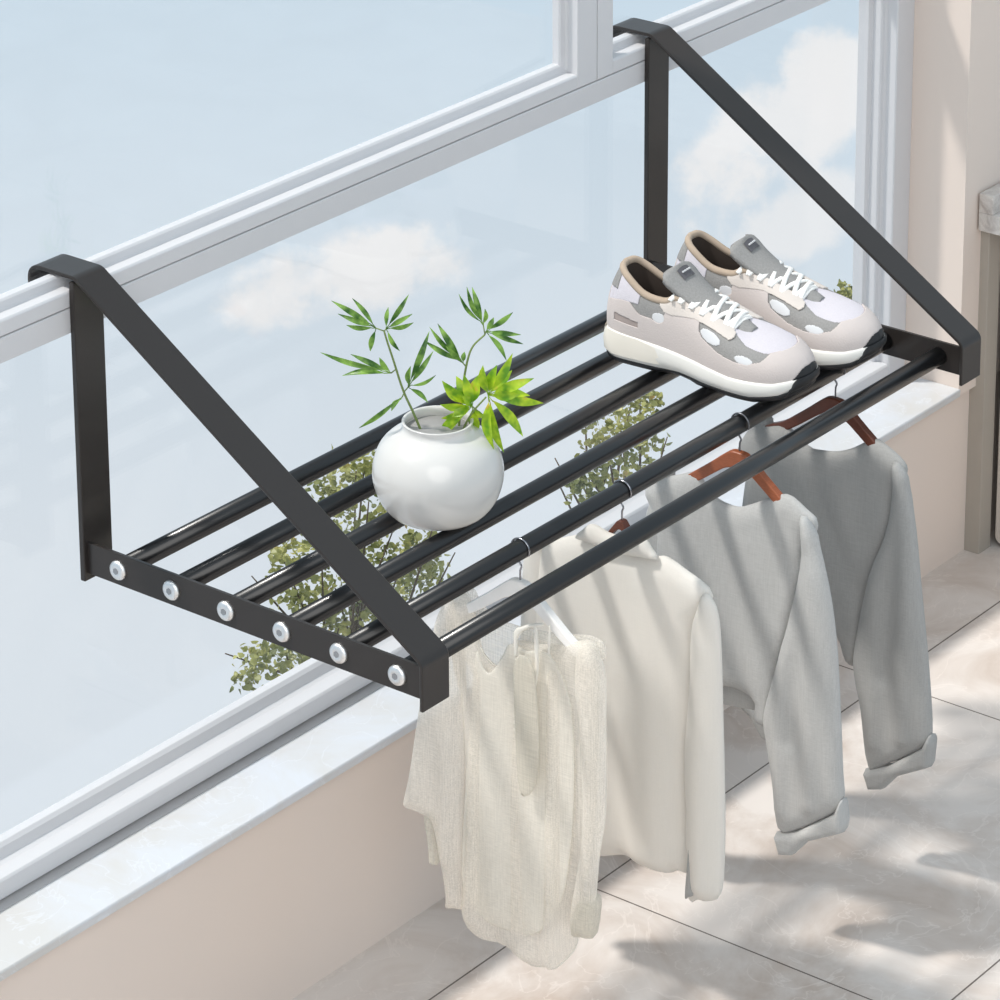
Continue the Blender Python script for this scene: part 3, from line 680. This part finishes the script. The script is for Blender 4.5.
obj('collar', pillow(G['g2_collar'], X, .010, .008, .012, None, .004, closed_smooth=2), M['white_cloth'], sh, smooth=True)

X = HX[1]
bl = thing('sheer_blouse', 'sheer beige linen blouse with wide sleeves hanging nearest the left bracket', 'blouse', (0, 0, 0), 'clothes on hangers')
bf = folds([((.05, -.10), (.06, -.42), .012, .010), ((.03, -.12), (.035, -.44), -.006, .010), ((-.05, -.10), (-.05, -.44), .012, .010), ((-.075, -.12), (-.07, -.42), -.006, .009), ((0, -.16), (-.005, -.44), .005, .012), ((.085, -.1), (.08, -.40), -.005, .008)], .004, (18, 4), 4)
obj('blouse_body', pillow(G['g1_body'], X, 0, .010, .02, bf), M['sheer'], bl, smooth=True)
pf = folds([((0, -.16), (-.004, -.44), -.004, .003), ((.03, -.1), (.03, -.4), .004, .015), ((-.03, -.1), (-.03, -.4), .004, .015)], .002, (18, 4), 4)
obj('inner_panel', pillow(G['g1_panel'], X, .011, .0012, .004, pf), M['sheer_panel'], bl, smooth=True)
sl = folds([((.12, -.12), (.13, -.30), .006, .014), ((.095, -.12), (.09, -.36), .006, .012), ((-.105, -.1), (-.11, -.36), .005, .012), ((-.085, -.12), (-.09, -.36), -.004, .008)], .003, (18, 5), 8)
o = obj('sleeve', pillow(G['g1_sleeveR'], X, .010, .012, .02, sl), M['sheer'], bl, smooth=True)
obj('sleeve_hem', pillow(G['g1_cuffR'], X, .010, .013, .012, None, .004), M['sheer_shade'], o, smooth=True)
o = obj('sleeve', pillow(G['g1_sleeveL'], X, .004, .012, .02, sl), M['sheer'], bl, smooth=True)
obj('sleeve_hem', pillow(G['g1_cuffL'], X, .004, .008, .006, None, .004), M['sheer_shade'], o, smooth=True)
for k in ('g1_ovalR',):
    obj('neck_tie', pillow(G[k], X, .024, .0015, .006, None, .003), M['sheer_shade'], bl, smooth=True)
def edge_trim(bm, outline, X, n0, r_, zmax=None, fold=None):
    pts = catmull([Vector((a, z)) for a, z in outline], 4, True)
    run = []
    for p in pts+pts[:1]:
        if zmax is None or p.y < zmax: run.append((X-n0-(fold(p.x, p.y) if fold else 0), Y5+p.x, p.y))
        else:
            if len(run) > 3: tube(bm, run, r_, 6)
            run = []
    if len(run) > 3: tube(bm, run, r_, 6)
    return bm
obj('hem_seam', edge_trim(bmesh.new(), G['g1_body'], X, 0, .0007, -.10, bf), M['ribbon'], bl, smooth=True)
obj('back_yoke', pillow(G['g1_yoke'], X, -.012, .003, .01, None), M['sheer_yoke'], bl, smooth=True)
for k in ('g1_tieA', 'g1_tieB', 'g1_tieC'):
    obj('neck_ribbon', pillow(G[k], X, .016, .0015, .002, None, .0015, closed_smooth=2), M['ribbon'], bl, smooth=True)

# ------------------------------------------------------------------ sneakers
M['suede'] = mat('oatmeal_suede', srgb(202, 192, 188), .9, spec=.15, noise_scale=25, noise_amt=.05, bump=.2, bump_scale=500)
M['mesh_grey'] = mat('grey_mesh', srgb(146, 144, 142), .85, spec=.2, noise_scale=500, noise_amt=.22, bump=.3, bump_scale=900)
M['mesh_white'] = mat('lilac_white_mesh', srgb(204, 199, 205), .85, spec=.2, noise_scale=500, noise_amt=.08, bump=.3, bump_scale=900)
M['taupe'] = mat('taupe_suede', srgb(166, 153, 148), .9, spec=.15, noise_scale=25, noise_amt=.08)
M['eyestay'] = mat('cream_suede', srgb(208, 199, 192), .9, spec=.15, noise_scale=30, noise_amt=.05, bump=.2, bump_scale=500)
M['reflect'] = mat('pale_oval_inlay', srgb(212, 212, 214), .5, noise_amt=.03)
M['midsole'] = mat('white_foam', srgb(226, 223, 217), .6, noise_scale=30, noise_amt=.02)
M['midsole_heel'] = mat('cream_foam', srgb(228, 221, 209), .6, noise_scale=30, noise_amt=.03)
M['rubber'] = mat('black_rubber', srgb(22, 22, 24), .55)
M['lining'] = mat('brown_lining', srgb(176, 158, 140), .95, noise_scale=60, noise_amt=.1)
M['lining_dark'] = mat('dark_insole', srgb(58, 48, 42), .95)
M['lace'] = mat('white_lace', srgb(242, 240, 236), .8, noise_scale=600, noise_amt=.06, bump=.3, bump_scale=900)
M['tonguelabel'] = mat('charcoal_label', srgb(88, 86, 90), .7)

SL = .262
OUT = [(0, 0), (.006, .013), (.025, .0235), (.06, .029), (.12, .0325), (.22, .0335), (.35, .034), (.48, .039), (.6, .0465), (.72, .0515), (.82, .0505), (.90, .0430), (.96, .0295), (.99, .0150), (1, 0)]
oc = catmull([Vector((a*SL, h, 0)) for a, h in OUT], 48)
INN = [(0, (.016, 0, .108)), (.04, (.020, .014, .107)), (.1, (.031, .0215, .100)), (.2, (.056, .026, .086)), (.3, (.083, .0255, .083)), (.37, (.098, .0250, .0895)), (.44, (.112, .0235, .0885)), (.6, (.146, .0215, .0770)), (.7, (.167, .0185, .0685)), (.8, (.178, .0115, .0640)), (.9, (.1815, .005, .0628)), (1, (.182, 0, .0625))]
_a = catmull([Vector((a, 0, 0)) for a, v in INN], 8); _v = catmull([Vector(v) for a, v in INN], 8)
INN = [(p.x, tuple(q)) for p, q in zip(_a, _v)]
ZTOP = [(0, .036), (.2, .033), (.45, .027), (.7, .0215), (.9, .0225), (1, .027)]
CZ = [(0, .075), (.1, .078), (.3, .074), (.5, .074), (.7, .063), (.85, .060), (1, .062)]
NS = 80
def upper_pt(p, s, side):
    a = p.x/SL
    O = Vector((p.x, p.y*.97, lerp_tab(ZTOP, a)))
    I = Vector(lerp_tab(INN, a))
    cx = p.x+(-.004 if a < .05 else 0)-(.006*smoothstep((a-.9)/.1))
    Cc = Vector((cx, p.y*1.04, lerp_tab(CZ, a)))
    v = O*(1-s)**2+Cc*2*s*(1-s)+I*s*s
    return Vector((v.x, v.y*side, v.z))
def ell(a, s, ca, cs, ra, rs, rot=0):
    x, y = a-ca, s-cs
    x, y = x*math.cos(rot)+y*math.sin(rot), -x*math.sin(rot)+y*math.cos(rot)
    return (x/ra)**2+(y/rs)**2 < 1
def region(a, s):
    if a > .965 and s < .03+.12*smoothstep((a-.965)/.035): return 'toe_bumper'
    if ell(a, s, .595, .50, .056, .115): return 'inlay a'
    if ell(a, s, .775, .345, .046, .075): return 'inlay b'
    if ell(a, s, .30, .47, .032, .10): return 'inlay c'
    tm = lerp_tab([(.70, 1.2), (.73, .90), (.80, .64), (.90, .52), (1, .50)], a)
    if a > .7 and s > tm: return 'toe_mesh'
    gl = lerp_tab([(.50, .60), (.55, .40), (.64, .30), (.76, .27), (.86, .36), (.93, .53)], a)
    es = lerp_tab([(.28, 1.1), (.295, .78), (.325, .62), (.37, .56), (.43, .60), (.50, .66), (.60, .68), (.70, .64), (.73, .74), (.76, 1.1)], a)
    if s > es and .28 < a < .76: return 'eyestay'
    if .53 < a < .93 and s > gl: return 'side_mesh'
    if a < .07 and s > .66: return 'heel_tab'
    if .03 < a < .19 and s > .52+(a-.1)*1.0: return 'collar_panel'
    if .13 < a < .33 and s > lerp_tab([(.13, .62), (.2, .42), (.30, .40), (.33, .55)], a): return 'ankle_mesh'
    if .07 < a < .20 and .17 < s < .26+(.2-a)*.2: return 'heel_stripe'
    return 'suede_base'
REG = {'toe_bumper': ('rubber', .0016), 'inlay': ('reflect', .0004), 'toe_mesh': ('mesh_white', -.0004), 'eyestay': ('eyestay', .0014), 'side_mesh': ('mesh_grey', -.0002), 'heel_tab': ('mesh_grey', .0012), 'collar_panel': ('mesh_white', .0006), 'ankle_mesh': ('mesh_grey', .0), 'heel_stripe': ('taupe', .0002), 'suede_base': ('suede', .001)}

def make_shoe(label):
    t = thing('sneaker', label, 'shoe', (0, 0, 0), 'pair of grey sneakers')
    # dense outline: arc-length resample of half outline
    P = [oc[0]]
    for p in oc[1:]:
        if (p-P[-1]).length > .0007: P.append(p)
    if (P[-1]-oc[-1]).length > 1e-6: P[-1] = oc[-1]
    n = len(P)
    grids = {}
    for side in (-1, 1):
        grids[side] = [[upper_pt(p, j/NS/1.0, side) for j in range(NS+1)] for p in P]
    cells = {}
    for side in (-1, 1):
        g = grids[side]
        for i in range(n-1):
            a = (P[i].x+P[i+1].x)/2/SL
            for j in range(NS):
                rg = region(a, (j+.5)/NS)
                key = (rg, side) if rg[:5] == 'inlay' or rg in ('collar_panel', 'ankle_mesh', 'heel_stripe', 'side_mesh', 'eyestay') else (rg, 0)
                cells.setdefault(key, []).append((side, i, j))
    def nrm(side, i, j):
        g = grids[side]
        du = g[min(i+1, n-1)][j]-g[max(i-1, 0)][j]; dv = g[i][min(j+1, NS)]-g[i][max(j-1, 0)]
        v = du.cross(dv)*(1 if side < 0 else -1)
        if i == 0: v = Vector((-1, 0, .15))
        if i == n-1: v = Vector((1, 0, .6)) if j < NS/2 else Vector((.3, 0, 1))
        return v.normalized() if v.length > 1e-12 else Vector((0, 0, 1))
    for (r, _), cl in cells.items():
        r = r.split()[0]
        mt, off = REG[r]
        bm = bmesh.new(); vd = {}
        def vv(side, i, j):
            key = (side if 0 < i < n-1 else 0, i, j)
            if key not in vd:
                vd[key] = bm.verts.new(grids[side][i][j]+nrm(side, i, j)*off)
            return vd[key]
        for side, i, j in cl:
            q = [vv(side, i, j), vv(side, i+1, j), vv(side, i+1, j+1), vv(side, i, j+1)]
            if side > 0: q.reverse()
            bm.faces.new(q)
        o = obj(r if r != 'suede_base' else 'suede_upper', bm, M[mt], t, smooth=True, norm=False)
        md = o.modifiers.new('thick', 'SOLIDIFY'); md.thickness = .0022; md.offset = -1
    # soles: stacked outlines
    full = [(p.x, p.y) for p in P]+[(p.x, -p.y) for p in P[-2:0:-1]]
    def ring(scale_y, dx, zf, push):
        out = []
        for x, y in full:
            a = x/SL; cx = SL*.5
            out.append(Vector((cx+(x-cx)*(1+push/SL*2)+dx, y*scale_y+(push if y > 0 else -push if y < 0 else 0), zf(a))))
        return out
    def loft(rings, m, nm, split=None):
        bm = bmesh.new(); R = [[bm.verts.new(v) for v in r] for r in rings]; k = len(full)
        for r0, r1 in zip(R, R[1:]):
            for i in range(k): bm.faces.new([r0[i], r0[(i+1) % k], r1[(i+1) % k], r1[i]])
        bm.faces.new(R[0][::-1]); bm.faces.new(R[-1])
        return obj(nm, bm, m, t, smooth=True)
    ztop = lambda a: lerp_tab(ZTOP, a)+.0015
    zbot = lambda a: lerp_tab([(0, .0075), (.08, .004), (.3, .0045), (.42, .0065), (.55, .0045), (.8, .0045), (.92, .009), (1, .017)], a)
    zo = lambda a: lerp_tab([(0, .004), (.08, 0), (.3, 0), (.36, .0035), (.46, .0035), (.52, 0), (.82, 0), (.93, .0045), (1, .0125)], a)
    mid = loft([ring(.93, 0, zbot, 0), ring(1.0, 0, lambda a: zbot(a)+.002, .001), ring(1.0, 0, lambda a: zbot(a)*.55+ztop(a)*.45, .0028), ring(1.0, 0, lambda a: ztop(a)*.85+zbot(a)*.15, .0018), ring(1.0, 0, ztop, .0006), ring(.93, 0, lambda a: ztop(a)+.0006, -.002)], M['midsole'], 'midsole')
    # cream heel wedge over the midsole side
    bm = bmesh.new(); R = []
    hp = [(p.x, p.y) for p in P if p.x < SL*.40]
    loop = [(x, -y) for x, y in hp[::-1]]+hp[1:]
    for zf, push in ((lambda a: zbot(a)+.006, .0032), (lambda a: zbot(a)*.45+ztop(a)*.55, .0040), (lambda a: ztop(a)-.0005-.006*smoothstep((a-.2)/.2), .0024)):
        cx = SL*.5
        R.append([bm.verts.new((cx+(x-cx)*(1+push/SL*2), y+(1 if y > 0 else -1 if y < 0 else 0)*(push-.0032*smoothstep((x/SL-.25)/.15)), zf(x/SL))) for x, y in loop])
    for r0, r1 in zip(R, R[1:]):
        for i in range(len(loop)-1): bm.faces.new([r0[i], r0[i+1], r1[i+1], r1[i]])
    obj('heel_wedge', bm, M['midsole_heel'], mid, smooth=True)
    bm = bmesh.new(); R = []
    tp_ = [(p.x, p.y) for p in P if p.x > SL*.94]
    lp = [(x, -y) for x, y in tp_]+tp_[-2::-1]
    for fz, push in ((0, .0010), (.3, .0034), (.7, .0036), (1.05, .0022)):
        row = []
        for x, y in lp:
            a = x/SL; cx = SL*.5; k_ = smoothstep((a-.94)/.04)
            row.append(bm.verts.new((cx+(x-cx)*(1+push/SL*2), y+(push if y > 0 else -push if y < 0 else 0), zbot(a)+(ztop(a)-zbot(a))*fz*k_)))
        R.append(row)
    for r0, r1 in zip(R, R[1:]):
        for i in range(len(lp)-1): bm.faces.new([r0[i], r0[i+1], r1[i+1], r1[i]])
    obj('toe_cap', bm, M['rubber'], mid, smooth=True)
    loft([ring(.90, 0, zo, -.001), ring(.98, 0, lambda a: zo(a)+.001, .0004), ring(1.0, 0, lambda a: zbot(a)+.0022, .0014), ring(.95, 0, lambda a: zbot(a)+.003, 0)], M['rubber'], 'outsole')
    # collar, lining, insole
    ia = [p for p in P if p.x/SL <= .40]
    I = [Vector(lerp_tab(INN, p.x/SL)) for p in ia]
    loop = [Vector((v.x, -v.y, v.z)) for v in I[::-1]]+I[1:]
    bm = bmesh.new(); tube(bm, [v+Vector((.001, 0, -.001)) for v in loop[::3]], .0042, 10)
    obj('padded_collar', bm, M['lining'], t, smooth=True)
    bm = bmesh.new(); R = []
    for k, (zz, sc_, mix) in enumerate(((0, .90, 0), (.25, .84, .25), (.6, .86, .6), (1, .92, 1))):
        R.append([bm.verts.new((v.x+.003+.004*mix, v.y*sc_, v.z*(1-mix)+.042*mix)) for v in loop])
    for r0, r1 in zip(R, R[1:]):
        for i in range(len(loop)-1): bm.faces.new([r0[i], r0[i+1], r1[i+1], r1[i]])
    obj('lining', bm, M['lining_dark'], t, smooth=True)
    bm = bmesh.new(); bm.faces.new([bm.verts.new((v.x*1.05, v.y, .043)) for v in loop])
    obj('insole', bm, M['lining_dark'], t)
    # tongue
    cl = catmull([Vector((.188, 0, .0610)), Vector((.174, 0, .0665)), Vector((.150, 0, .078)), Vector((.124, 0, .0900)), Vector((.105, 0, .1005)), Vector((.092, 0, .1100)), Vector((.085, 0, .1160))], 6)
    bm = bmesh.new(); R = []
    for k, c in enumerate(cl):
        u = k/(len(cl)-1); hw = lerp_tab([(0, .014), (.4, .0235), (.8, .0310), (.93, .0300), (1, .019)], u)
        R.append([bm.verts.new((c.x-.0016*abs(q)**2*3*u, hw*q, c.z-.008*q*q*(1-.3*u))) for q in [x/8 for x in range(-8, 9)]])
    for r0, r1 in zip(R, R[1:]):
        for i in range(16): bm.faces.new([r0[i], r0[i+1], r1[i+1], r1[i]])
    tg = obj('tongue', bm, M['mesh_grey'], t, smooth=True)
    md = tg.modifiers.new('thick', 'SOLIDIFY'); md.thickness = .006; md.offset = 0
    bm = bmesh.new(); R = []
    for c in cl[-11:-4]:
        R.append([bm.verts.new((c.x+.0036*.7, .0115*q, c.z+.0042-.008*(.5*q)**2)) for q in (-1, -.5, 0, .5, 1)])
    for r0, r1 in zip(R, R[1:]):
        for i in range(4): bm.faces.new([r0[i], r0[i+1], r1[i+1], r1[i]])
    lb = obj('tongue_label', bm, M['tonguelabel'], tg, smooth=True)
    bm = bmesh.new()
    c0, c1 = cl[-8], cl[-7]
    for q in (-.55, -.15, .25, .6):
        box(bm, c0.x-.0005+.0030, c0.x+.0012+.0032, .0115*q-.0016, .0115*q+.0010, c0.z+.0038, c0.z+.0052)
    obj('label_mark', bm, M['reflect'], lb)
    # laces: crossing flat bands, eyelet to eyelet over the tongue
    st = [.42, .485, .55, .615, .68, .725]
    bm = bmesh.new()
    def eye(a, side, out=.009):
        v = Vector(lerp_tab(INN, a)); return Vector((v.x, side*(v.y+out), v.z+.0012-.0035*(out/.009)))
    def band(p, q, lift=.009, wd=.0030):
        mid_ = (p+q)/2+Vector((.002, 0, lift))
        pts = [p*(1-u)**2+mid_*2*u*(1-u)+q*u*u for u in [k/12 for k in range(13)]]
        rows = []
        for k, c in enumerate(pts):
            tn = (pts[min(k+1, 12)]-pts[max(k-1, 0)]).normalized()
            up = Vector((.35, 0, 1)); sd_ = tn.cross(up).normalized(); up = sd_.cross(tn).normalized()
            rows.append([bm.verts.new(c+sd_*wd*x+up*z) for x, z in ((-1, 0), (-.6, .0013), (.6, .0013), (1, 0), (.6, -.001), (-.6, -.001))])
        for a_, b_ in zip(rows, rows[1:]):
            for i in range(6): bm.faces.new([a_[i], a_[(i+1) % 6], b_[(i+1) % 6], b_[i]])
        bm.faces.new(rows[0][::-1]); bm.faces.new(rows[-1])
    for k in range(len(st)-1):
        band(eye(st[k], -1), eye(st[k+1], 1), .013+.001*(k % 2))
        band(eye(st[k+1], -1), eye(st[k], 1), .0155)
    band(eye(st[-1], -1), eye(st[-1], 1), .010)
    band(eye(.355, -1, .008)+Vector((0, 0, .001)), eye(st[0], 1), .018)
    band(eye(.355, 1, .008)+Vector((0, 0, .001)), eye(st[0], -1), .020)
    obj('laces', bm, M['lace'], t, smooth=True)
    return t

def copy_tree(o, parent=None):
    c = o.copy(); COL.objects.link(c)
    if parent: c.parent = parent
    for ch in list(o.children): copy_tree(ch, c)
    return c
def place_shoe(t, heel, toe, roll=0):
    d = Vector(toe)-Vector(heel)
    t.location = heel; t.rotation_euler = (roll, 0, math.atan2(d.y, d.x))
    s = d.length/SL*.985; t.scale = (s, s, s*1.06)
sz = RZ+RR
s1 = make_shoe('grey and oatmeal running sneaker in front, nearer the vase on the rack rods')
s2 = copy_tree(s1)
s2['label'] = 'grey and oatmeal running sneaker behind, nearer the right bracket of the rack'
place_shoe(s1, (.757, -.118, sz), (.781, -.380, sz))
place_shoe(s2, (.866, -.130, sz), (.908, -.390, sz))

# ------------------------------------------------------------------ trees outside
def treeleaf(name, c1, c2, c3):
    m = leafmat(name, c1, c2, c3); m.node_tree.nodes['Noise Texture'].inputs['Scale'].default_value = 14
    return m
M['tree_leaf'] = treeleaf('tree_leaf', srgb(96, 104, 50), srgb(188, 186, 116), srgb(196, 150, 84))
def tree(T, label, base_z=-3.3, ls=.0185, dens=95):
    cx = sum(c[0] for c in T)/len(T); cy = 2.5
    zmin = min(c[2] for c in T)
    t = thing('garden_tree', label, 'tree', (cx, cy, base_z), 'trees outside the window')
    org = Vector((cx, cy, base_z))
    b = bmesh.new()
    tr = [Vector((0, 0, 0)), Vector((.02, .01, (zmin-base_z)*.5)), Vector((0, 0, zmin-base_z+.02))]
    tube(b, catmull(tr, 6), [.028-.001*i for i in range(13)], 8)
    obj('trunk', b, M['bark'], t, smooth=True)
    b = bmesh.new()
    for c in T:
        e = Vector(c[:3])+Vector((0, random.uniform(-.12, .12), 0))-org
        s = Vector((random.uniform(-.005, .005), 0, max(.1, zmin-base_z-.25*random.random())))
        mid = (s+e)/2+Vector((random.uniform(-.03, .03), random.uniform(-.03, .03), -.03))
        tube(b, catmull([s, mid, e], 5), [.0065-.0005*i for i in range(11)], 5)
    obj('branches', b, M['bark'], t, smooth=True)
    b = bmesh.new()
    for c in T:
        ctr = Vector(c[:3])-org; r = c[3]*1.05
        for _ in range(int(dens*(r/.045)**1.6)):
            d = Vector([max(-1.7, min(1.7, random.gauss(0, g_))) for g_ in (1, 1.6, 1)])*r*.55
            p = ctr+d
            a = Vector((random.gauss(0, 1), random.gauss(0, 1), random.gauss(0, .7))).normalized()
            n_ = Vector((random.gauss(0, 1), random.gauss(0, 1), random.gauss(0, 1)+.6)).normalized()
            sdv = a.cross(n_).normalized()
            l = ls*random.uniform(.6, 1.3); w_ = l*.42
            nn_ = a.cross(sdv)*l*.12
            v = [p-a*l*.5, p-sdv*w_*.8-a*l*.2+nn_, p-sdv*w_*.8+a*l*.2+nn_, p+a*l*.5, p+sdv*w_*.8+a*l*.2+nn_, p+sdv*w_*.8-a*l*.2+nn_]
            b.faces.new([b.verts.new(q) for q in v])
    obj('foliage', b, M['tree_leaf'], t, norm=False)
    return t
random.seed(11)
tree(TA, 'largest olive-green leafy treetop seen outside through the rack at left')
tree(TB, 'small olive-green treetop seen outside between the rods below the front sneaker')
tree(TC, 'small dark green treetop tip outside beside the right window jamb behind the sneakers', dens=130)
